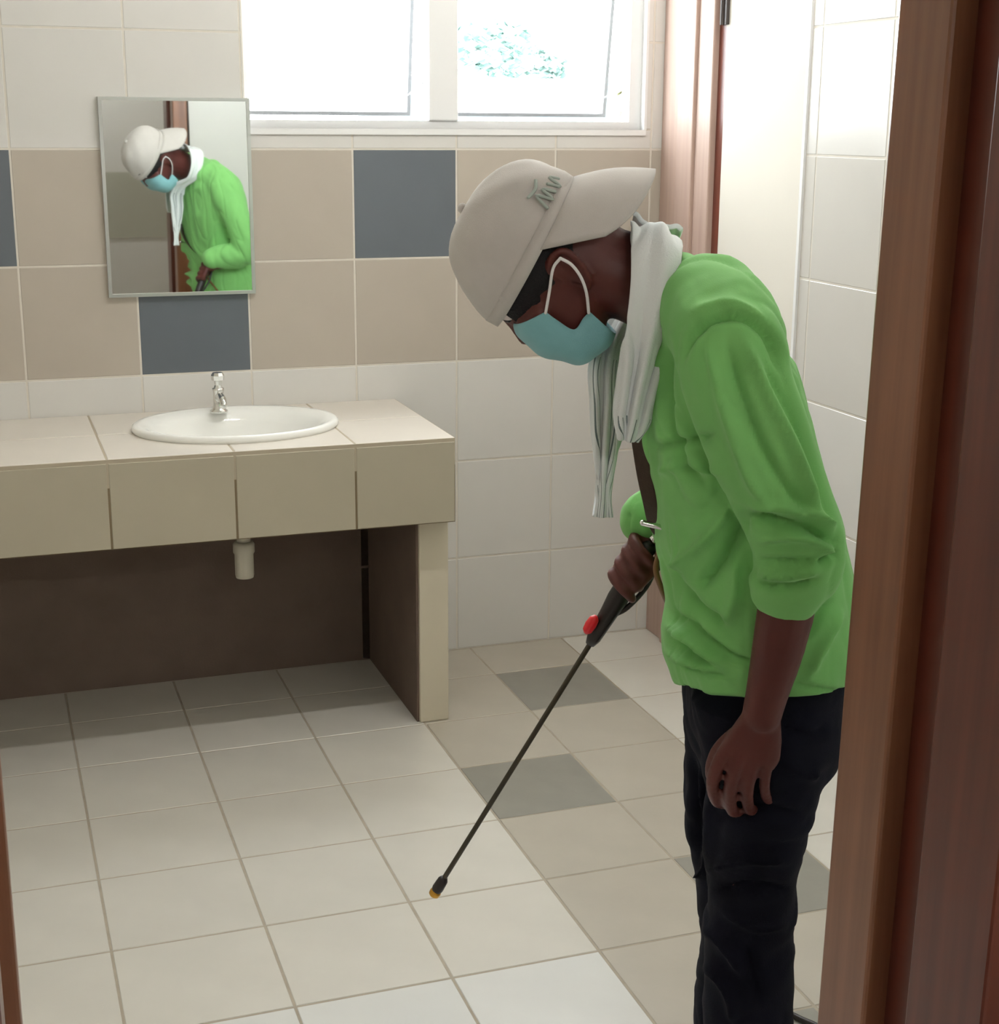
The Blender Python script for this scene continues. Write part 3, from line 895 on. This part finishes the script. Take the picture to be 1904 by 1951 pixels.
for s in (-1, 1):
    def side(px, py, w):
        p = M_(px, py, -w)
        return p if s > 0 else p - NV*2*(p-HC).dot(NV)
    bm = bmesh.new()
    pa = [side(1040, 596, .073), side(1047, 556, .0775), side(1054, 512, .083), side(1068, 492, .088)]
    pb = [side(1122, 596, .060), side(1118, 560, .074), side(1108, 530, .084), side(1090, 505, .088), side(1068, 492, .088)]
    tube(bm, [Vector(q) for q in spline(pa, 5)], .0021, 8)
    tube(bm, [Vector(q) for q in spline(pb, 5)], .0021, 8)
    from_bm('ear_loop', bm, M_LOOP, mask, True)

# ---- shirt
bm = bmesh.new()
SH = [((1232, 630), (1296, 478), .078), ((1218, 690), (1365, 497), .150), ((1222, 760), (1445, 572), .185), ((1220, 835), (1512, 690), .188),
      ((1236, 945), (1558, 850), .180), ((1250, 1050), (1596, 1000), .176), ((1272, 1140), (1616, 1100), .178), ((1266, 1205), (1626, 1190), .184, .012), ((1272, 1255), (1624, 1250), .186, .030), ((1284, 1296), (1616, 1282), .182, .040)]
rs = []
for q in SH:
    c_, a_, b_, w_ = ring(q[0], q[1], 0, q[2], 2.35)
    rs.append((c_, a_, b_ - ZV*(q[3] if len(q) > 3 else 0), w_))
loft(bm, rs, 36)
chain(bm, [(1352, 590, -.095, .070), (1385, 640, -.15, .074), (1402, 720, -.182, .066), (1440, 830, -.200, .063), (1492, 960, -.205, .059), (1520, 1035, -.205, .0585), (1515, 1085, -.202, .055), (1500, 1122, -.2, .047)], 24)
chain(bm, [(1330, 590, .095, .070), (1345, 640, .15, .074), (1350, 760, .205, .060), (1372, 890, .225, .056), (1362, 955, .222, .052), (1300, 968, .197, .050), (1254, 982, .172, .043), (1236, 990, .166, .040)], 24)
# rolled cuffs
def torus_at(bm, c, axis, R_, r, n=28):
    x, y = frame_axes(axis)
    pts = [c + x*R_*math.cos(2*math.pi*k/n) + y*R_*math.sin(2*math.pi*k/n) for k in range(n)]
    rows = []
    for k, p in enumerate(pts):
        o = (p-c).normalized(); a = axis.normalized()
        rows.append([bm.verts.new(p + o*r*math.cos(2*math.pi*q/10) + a*r*1.5*math.sin(2*math.pi*q/10)) for q in range(10)])
    for k in range(n):
        for q in range(10):
            bm.faces.new((rows[k][q], rows[(k+1) % n][q], rows[(k+1) % n][(q+1) % 10], rows[k][(q+1) % 10]))
ca = M_(1502, 1118, -.2); cb_ = M_(1490, 1165, -.2)
torus_at(bm, ca, cb_-ca, .043, .008)
shirt = fuse('shirt', bm, 0.0046, 5, M_SHIRT, person, 0.5)
def sculpt(o, folds, noise_amp=0.0, seed=0, nfreq=(9, 9, 5), cax_=(0, 0, 1)):
    me = o.data
    nv = len(me.vertices)
    P = np.empty(nv*3); me.vertices.foreach_get('co', P); P = P.reshape(-1, 3)
    N = np.empty(nv*3); me.vertex_normals.foreach_get('vector', N); N = N.reshape(-1, 3)
    mwld = np.array(parent_world(o)) if o.parent is None else np.array(parent_world(o.parent) @ o.matrix_parent_inverse @ o.matrix_basis)
    PW = P @ mwld[:3, :3].T + mwld[:3, 3]
    view = PW - np.array([0, 0, CAMH]); view /= np.linalg.norm(view, axis=1)[:, None]
    face = np.clip(-(N*view).sum(1)*3, 0, 1)
    px = px_of(PW)
    disp = np.zeros(nv)
    for poly, amp, wid in folds:
        pl_ = np.array(spline(poly, 5)); best = np.full(nv, 1e9); tt = np.zeros(nv)
        L = len(pl_)-1
        for i in range(L):
            a, b = pl_[i], pl_[i+1]; ab = b-a
            t = np.clip(((px-a) @ ab)/(ab @ ab), 0, 1)
            d = np.linalg.norm(px-(a+t[:, None]*ab), axis=1)
            k = d < best
            best[k] = d[k]; tt[k] = (i+t[k])/L
        taper = np.clip(np.minimum(tt, 1-tt)*5+.15, 0, 1)
        disp += 2.6*amp*(np.exp(-np.abs(best/(wid*.85))**1.4) - .25*np.exp(-(best/(wid*2.2))**2))*taper*face
    if noise_amp:
        from mathutils import noise as mn
        ax = np.array(cax_); ax = ax/np.linalg.norm(ax)
        al = PW @ ax
        cross = PW - al[:, None]*ax
        Q = cross*nfreq[0] + (al*nfreq[2])[:, None]*ax + seed*3.7
        for i in range(nv):
            q = Vector(Q[i])
            wq = mn.noise(q*.5)*1.2
            a = mn.noise(q + Vector((wq, -wq, wq)))
            b = mn.noise(q*2.1 + Vector((5.2, wq, 1.3)))
            k_ = .15 if (px[i, 1] > 1095 and 1425 < px[i, 0] < 1580 and (PW[i] @ np.array(NV)) < R0-.1 and nfreq[0] > 15) else 1.0
            disp[i] += k_*noise_amp*(1.8*a - .75*max(0.0, 1-abs(a)*4.5)**2 + .6*b)
    P = P + N*disp[:, None]
    me.vertices.foreach_set('co', P.ravel()); me.update()
shirt_folds = [
    # armhole seam and shoulder
    ([(1300, 690), (1320, 640), (1365, 606), (1420, 606), (1462, 640), (1486, 705)], -.007, 9),
    ([(1310, 600), (1380, 575), (1450, 610), (1505, 700)], .004, 16),
    # sleeve drape
    ([(1345, 650), (1375, 760), (1425, 900), (1460, 960)], .006, 15),
    ([(1385, 650), (1420, 770), (1480, 900), (1545, 985)], -.006, 13),
    ([(1415, 640), (1460, 740), (1520, 870), (1575, 1000)], .006, 15),
    ([(1455, 680), (1500, 770), (1545, 870), (1590, 1000)], -.005, 11),
    # elbow creases
    ([(1420, 985), (1470, 992), (1540, 1008), (1604, 1040)], -.009, 10),
    ([(1430, 965), (1490, 968), (1560, 985), (1596, 1010)], .007, 12),
    ([(1445, 1030), (1500, 1022), (1560, 1035), (1596, 1062)], .006, 11),
    ([(1560, 1078), (1585, 1062), (1604, 1052)], -.009, 8),
    ([(1448, 1068), (1500, 1072), (1560, 1068)], -.005, 8),
    ([(1442, 1092), (1500, 1098), (1568, 1085)], .006, 9),
    ([(1444, 1112), (1500, 1118), (1560, 1106)], -.005, 6),
    # trunk
    ([(1270, 660), (1262, 740), (1290, 860), (1340, 920)], -.010, 16),
    ([(1240, 850), (1300, 842), (1360, 830)], -.007, 11),
    ([(1250, 900), (1310, 885), (1380, 900)], .006, 15),
    ([(1400, 955), (1360, 1010), (1310, 1060), (1270, 1085)], .007, 15),
    ([(1420, 985), (1390, 1050), (1350, 1100), (1320, 1120)], -.010, 16),
    ([(1262, 1060), (1290, 1120), (1330, 1165), (1390, 1200)], -.010, 15),
    ([(1278, 1160), (1330, 1205), (1390, 1250), (1440, 1262)], -.008, 9),
    ([(1276, 1190), (1320, 1222), (1380, 1270)], .009, 10),
    ([(1280, 1215), (1310, 1240), (1350, 1262)], -.008, 7),
    ([(1272, 1240), (1310, 1262), (1370, 1282)], .008, 8),
    ([(1290, 1268), (1330, 1276), (1380, 1290)], -.005, 6),
    ([(1590, 1140), (1560, 1180), (1530, 1220)], -.007, 10),
    ([(1610, 1160), (1570, 1230), (1540, 1290)], .006, 12),
    ([(1510, 1300), (1560, 1312), (1610, 1322)], -.004, 5),
    ([(1400, 1060), (1400, 1130), (1380, 1200)], .006, 16),
]
sculpt(shirt, shirt_folds, .0045, 5, (15.5, 15.5, 5), M_(1290, 600)-M_(1520, 1080))
# ---- trousers
bm = bmesh.new()
loft(bm, [ring((1318, 1235), (1598, 1240), 0, .160), ring((1306, 1300), (1602, 1310), 0, .168), ring((1304, 1360), (1600, 1370), 0, .168), ring((1315, 1420), (1585, 1430), 0, .155)], 30)
def leg_rings(spec, dn, hw):
    out = []
    for y, xl, xr, h in spec:
        out.append(ring((xl, y), (xr, y+6), dn, h, 2.1))
    return out
near = [(1330, 1318, 1598, .085), (1420, 1332, 1588, .088), (1500, 1345, 1562, .086), (1590, 1350, 1535, .078), (1680, 1348, 1518, .068), (1800, 1346, 1512, .064), (1951, 1342, 1508, .060)]
far = [(1330, 1306, 1580, .085), (1420, 1303, 1550, .088), (1500, 1304, 1520, .084), (1595, 1305, 1482, .076), (1690, 1328, 1468, .066), (1800, 1334, 1465, .062), (1951, 1318, 1452, .060)]
for spec, dn in ((near, -.088), (far, .088)):
    rg = leg_rings(spec, dn, 0)
    c, a, b, pw = rg[-1]
    rg.append((Vector((c.x, c.y, .17)), a*.95, b, pw)); rg.append((Vector((c.x-.005, c.y, .07)), a*1.0, b*1.05, pw)); rg.append((Vector((c.x-.005, c.y, .045)), a*1.02, b*1.06, pw))
    loft(bm, rg, 28)
jeans = fuse('trousers', bm, 0.0065, 6, M_JEANS, person, 0.5)
jf = [([(1335, 1470), (1352, 1560), (1346, 1650), (1325, 1670)], .009, 10), ([(1318, 1440), (1330, 1560), (1322, 1640)], -.008, 10),
      ([(1360, 1560), (1440, 1540), (1540, 1560)], -.006, 14), ([(1345, 1660), (1420, 1640), (1510, 1640)], .006, 14),
      ([(1350, 1700), (1430, 1690), (1510, 1700)], -.007, 12), ([(1345, 1760), (1380, 1800), (1420, 1860)], .007, 14),
      ([(1370, 1730), (1440, 1770), (1505, 1760)], .005, 12), ([(1340, 1830), (1390, 1890), (1400, 1951)], .007, 12), ([(1420, 1800), (1450, 1900)], -.005, 14),
      ([(1480, 1380), (1540, 1400), (1580, 1390)], -.005, 10), ([(1490, 1450), (1540, 1480), (1560, 1470)], .005, 12)]
sculpt(jeans, jf, .0032, 11, (11, 11, 16))

# ---- shoes
for spec, dn in ((near, -.088), (far, .088)):
    c = leg_rings(spec, dn, 0)[-1][0]
    c = Vector((c.x, c.y, 0))
    bm = bmesh.new()
    toe = -RV
    loft(bm, [(c-toe*.085+ZV*.05, ZV*.032, NV*.028), (c-toe*.06+ZV*.055, ZV*.042, NV*.040), (c+toe*.0+ZV*.055, ZV*.045, NV*.043), (c+toe*.07+ZV*.045, ZV*.036, NV*.045),
              (c+toe*.14+ZV*.038, ZV*.028, NV*.047), (c+toe*.185+ZV*.034, ZV*.023, NV*.036), (c+toe*.20+ZV*.032, ZV*.012, NV*.018)], 24)
    tube(bm, [c-toe*.01+ZV*.05, c-toe*.02+ZV*.13], [.044, .046], 20)
    sh = fuse('shoe', bm, .006, 4, M_SHOE, person)
    bm = bmesh.new()
    loft(bm, [(c+toe*.055+ZV*.0005, toe*.148, NV*.048, 2.8), (c+toe*.055+ZV*.018, toe*.150, NV*.049, 2.8)], 32)
    from_bm('sole', bm, M_SOLE, sh)

# ---- towel round the neck
def towel_mat(thr):
    m = bpy.data.materials.new('striped_towel'); m.use_nodes = True
    nt = m.node_tree; b = nt.nodes['Principled BSDF']
    b.inputs['Roughness'].default_value = 0.95; b.inputs['Sheen Weight'].default_value = 0.3
    b.inputs['Specular IOR Level'].default_value = 0.1
    uv = nt.nodes.new('ShaderNodeUVMap')
    sx = nt.nodes.new('ShaderNodeSeparateXYZ'); nt.links.new(uv.outputs[0], sx.inputs[0])
    mul = nt.nodes.new('ShaderNodeMath'); mul.operation = 'MULTIPLY'; mul.inputs[1].default_value = 5.0
    fr = nt.nodes.new('ShaderNodeMath'); fr.operation = 'FRACT'
    nt.links.new(sx.outputs[0], mul.inputs[0]); nt.links.new(mul.outputs[0], fr.inputs[0])
    rp = nt.nodes.new('ShaderNodeValToRGB'); rp.color_ramp.interpolation = 'CONSTANT'
    W_, G_ = srgb(228, 232, 232), srgb(110, 124, 124)
    rp.color_ramp.elements[0].color = W_; rp.color_ramp.elements[1].position = .62; rp.color_ramp.elements[1].color = G_
    for p, c in ((.70, W_), (.86, G_), (.90, W_)):
        e = rp.color_ramp.elements.new(p); e.color = c
    nt.links.new(fr.outputs[0], rp.inputs[0])
    # stripes only towards the ends of the cloth
    gt = nt.nodes.new('ShaderNodeMath'); gt.operation = 'GREATER_THAN'; gt.inputs[1].default_value = thr
    nt.links.new(sx.outputs[1], gt.inputs[0])
    mx = nt.nodes.new('ShaderNodeMix'); mx.data_type = 'RGBA'; mx.inputs['A'].default_value = W_
    nt.links.new(gt.outputs[0], mx.inputs['Factor']); nt.links.new(rp.outputs[0], mx.inputs['B'])
    nt.links.new(mx.outputs['Result'], b.inputs['Base Color'])
    n2 = nt.nodes.new('ShaderNodeTexNoise'); n2.inputs['Scale'].default_value = 500
    tc = nt.nodes.new('ShaderNodeTexCoord'); nt.links.new(tc.outputs['Object'], n2.inputs[0])
    bp = nt.nodes.new('ShaderNodeBump'); bp.inputs['Strength'].default_value = .3; bp.inputs['Distance'].default_value = .002
    nt.links.new(n2.outputs[0], bp.inputs['Height']); nt.links.new(bp.outputs[0], b.inputs['Normal'])
    return m
M_TOWEL = towel_mat(0.48)
M_TOWEL2 = towel_mat(0.86)
def ribbon(name, path, parent, seed, vflip=False):
    """path: (px,py,dn,halfwidth m, fold depth m, nfolds, angle of width vector in the image)"""
    r = np.random.default_rng(seed); ph = r.uniform(0, 6.28, 4)
    sp = spline(path, 8); K = len(sp); nw = 40
    pts = [M_(q[0], q[1], q[2]) for q in sp]
    bm = bmesh.new(); uvl = bm.loops.layers.uv.new('UVMap')
    rows = []
    for i, q in enumerate(sp):
        d = (pts[min(i+1, K-1)]-pts[max(i-1, 0)]).normalized()
        ang = q[6]
        wv_ = (RV*math.cos(ang) - ZV*math.sin(ang)); wv_ = (wv_ - d*wv_.dot(d)).normalized()
        nv2 = d.cross(wv_).normalized()
        if nv2.dot(NV) > 0 and abs(nv2.dot(NV)) > .2: nv2 = -nv2
        row = []
        for j in range(nw+1):
            s = -1+2*j/nw
            wob = math.sin(s*q[5]*math.pi + ph[0] + .6*math.sin(i*.12+ph[1])) + .35*math.sin(s*q[5]*2.3*math.pi+ph[2]+i*.05)
            edge = -.35*abs(s)**3
            row.append(bm.verts.new(pts[i] + wv_*q[3]*s*(1-.0*abs(s)) + nv2*q[4]*(wob*.5+edge*2)))
        rows.append(row)
    for i in range(K-1):
        for j in range(nw):
            f = bm.faces.new((rows[i][j], rows[i][j+1], rows[i+1][j+1], rows[i+1][j]))
            for l, (a, b) in zip(f.loops, ((i, j), (i, j+1), (i+1, j+1), (i+1, j))):
                l[uvl].uv = (b/nw, a/(K-1))
    me = bpy.data.meshes.new(name); bm.to_mesh(me); bm.free()
    o = link_mesh(name, me, M_TOWEL2 if seed == 3 else M_TOWEL, parent, True)
    m1 = o.modifiers.new('t', 'SOLIDIFY'); m1.thickness = .006; m1.offset = 0
    return o
towel = ribbon('towel', [(1250, 432, .030, .034, .010, 1.5, .25), (1253, 440, -.040, .034, .010, 1.5, .2), (1252, 476, -.082, .031, .008, .9, .05), (1248, 540, -.098, .029, .008, .9, 0), (1238, 610, -.108, .027, .009, 1.0, .0),
                         (1228, 680, -.104, .028, .014, 2.2, 0), (1216, 745, -.092, .026, .015, 2.6, 0), (1206, 800, -.085, .023, .013, 2.6, 0), (1198, 840, -.082, .012, .008, 2.0, 0)], person, 3)
towel2 = ribbon('towel_end', [(1250, 432, .028, .034, .010, 1.5, .25), (1250, 446, .075, .034, .010, 1.5, .15), (1238, 500, .100, .030, .010, 1.6, .05), (1215, 580, .095, .028, .012, 1.8, .0), (1180, 640, .04, .028, .014, 2.2, 0),
                              (1164, 700, .01, .028, .014, 3, 0), (1162, 770, .01, .025, .014, 3, 0), (1158, 830, .01, .020, .012, 3, 0), (1154, 890, .01, .012, .008, 2.5, 0), (1150, 940, .01, .009, .006, 2, 0), (1148, 985, .01, .013, .007, 2, 0)], towel, 8)

# ================================================================== SPRAYER
spr = empty('spray_lance', g1); tag(spr, 'black hand spray lance with brass nozzle, red catch and shoulder strap', 'sprayer')
def rod(name, a, b, ra, rb, m, parent, n=20):
    bm = bmesh.new(); x, y = frame_axes(b-a); loft(bm, [(a, x*ra, y*ra), (b, x*rb, y*rb)], n); return from_bm(name, bm, m, parent, True)
tipc = M_(826, 1706, .20)
neck = g1
bm = bmesh.new()
ux = gd.cross(NV).normalized()
ga = g0 - gd*.005
loft(bm, [(ga, ux*.008, NV*.008), (ga+gd*.004, ux*.012, NV*.011), (ga+gd*.05, ux*.0135, NV*.012), (ga+gd*.078, ux*.016, NV*.013), (ga+gd*.10, ux*.0165, NV*.013), (ga+gd*.125, ux*.014, NV*.012), (g1-gd*.012, ux*.011, NV*.010), (g1, ux*.007, NV*.007)], 20)
grip = from_bm('grip', bm, M_BLACK, spr, True)
ld = (tipc-g1).normalized()
tube_end = g1 + ld*((tipc-g1).length-.028)
bm = bmesh.new(); tube(bm, [g1-ld*.02, tube_end], .0042, 14); from_bm('lance_tube', bm, mat('lance_tube', srgb(52, 44, 26), .35, .5), spr, True)
bm = bmesh.new(); x, y = frame_axes(ld)
loft(bm, [(tube_end-ld*.012, x*.005, y*.005), (tube_end-ld*.006, x*.0085, y*.0085), (tube_end+ld*.012, x*.0095, y*.0095), (tube_end+ld*.020, x*.008, y*.008)], 16)
nz = from_bm('nozzle', bm, M_BLACK, spr, True)
bm = bmesh.new()
loft(bm, [(tube_end+ld*.017, x*.0085, y*.0085), (tube_end+ld*.020, x*.0095, y*.0095), (tube_end+ld*.026, x*.0092, y*.0092), (tube_end+ld*.029, x*.006, y*.006), (tube_end+ld*.029, x*.002, y*.002)], 16)
from_bm('nozzle_tip', bm, M_BRASS, nz, True)
# red catch near the front of the grip
rc = M_(1126, 1190, GD-.004)
bm = bmesh.new()
loft(bm, [(rc-gd*.016, ux*.003, NV*.004), (rc-gd*.011, ux*.0075, NV*.007), (rc, ux*.009, NV*.008), (rc+gd*.011, ux*.0075, NV*.007), (rc+gd*.016, ux*.003, NV*.004)], 16)
from_bm('catch', bm, M_RED, spr, True)
# trigger lever along the underside of the grip
bm = bmesh.new()
tl = [g0+gd*.018+(-gq)*.024, g0+gd*.06+(-gq)*.028, g0+gd*.10+(-gq)*.020, g0+gd*.118+(-gq)*.010]
tube(bm, [Vector(q) for q in spline(tl, 5)], .0042, 10); from_bm('trigger', bm, M_BLACK, spr, True)
rod('hose_nut', g0-gd*.022, g0-gd*.002, .008, .008, M_CHROME, spr, 6)
bm = bmesh.new()
hpth = [g0-gd*.018, M_(1252, 1016, GD-.02), M_(1256, 1050, GD-.05), M_(1250, 1085, GD-.06), M_(1260, 1120, GD-.05), M_(1275, 1155, GD-.02), M_(1290, 1185, GD+.02), M_(1330, 1215, GD+.06)]
tube(bm, [Vector(q) for q in spline(hpth, 6)], .0042, 10); from_bm('hose', bm, M_HOSE, spr, True)
# shoulder strap down the chest
bm = bmesh.new()
stp = spline([(1222, 700, -.035), (1214, 790, -.038), (1224, 880, -.04), (1240, 960, -.04), (1254, 1010, .0), (1285, 1050, .07), (1330, 1090, .12)], 6)
rg = []
for i, q in enumerate(stp):
    p = M_(*q); d = (M_(*stp[min(i+1, len(stp)-1)])-M_(*stp[max(i-1, 0)])).normalized()
    wv_ = (RV*.75 - NV*.66); wv_ = (wv_-d*wv_.dot(d)).normalized(); nn = d.cross(wv_)
    rg.append((p, wv_*.0125, nn*.0016, 5))
loft(bm, rg, 16); strap = from_bm('shoulder_strap', bm, M_STRAP, spr, True)
bp_ = M_(1243, 1002, -.05)
bm = bmesh.new(); tube(bm, [bp_-RV*.013+ZV*.004, bp_+RV*.013-ZV*.002], .004, 8); from_bm('buckle', bm, M_CHROME, strap, True)

# ---- hose lying on the floor by the near door frame
bm = bmesh.new()
fh = [Wz(1440, 1915, .006), Wz(1500, 1930, .006), Wz(1530, 1943, .006), Wz(1570, 1962, .006), Wz(1640, 2010, .006)]
tube(bm, [Vector(q) for q in spline(fh, 6)], .0055, 10)
fho = from_bm('floor_hose', bm, M_BLACK, None, True)
tag(fho, 'thin black hose lying on the floor behind the man', 'hose')
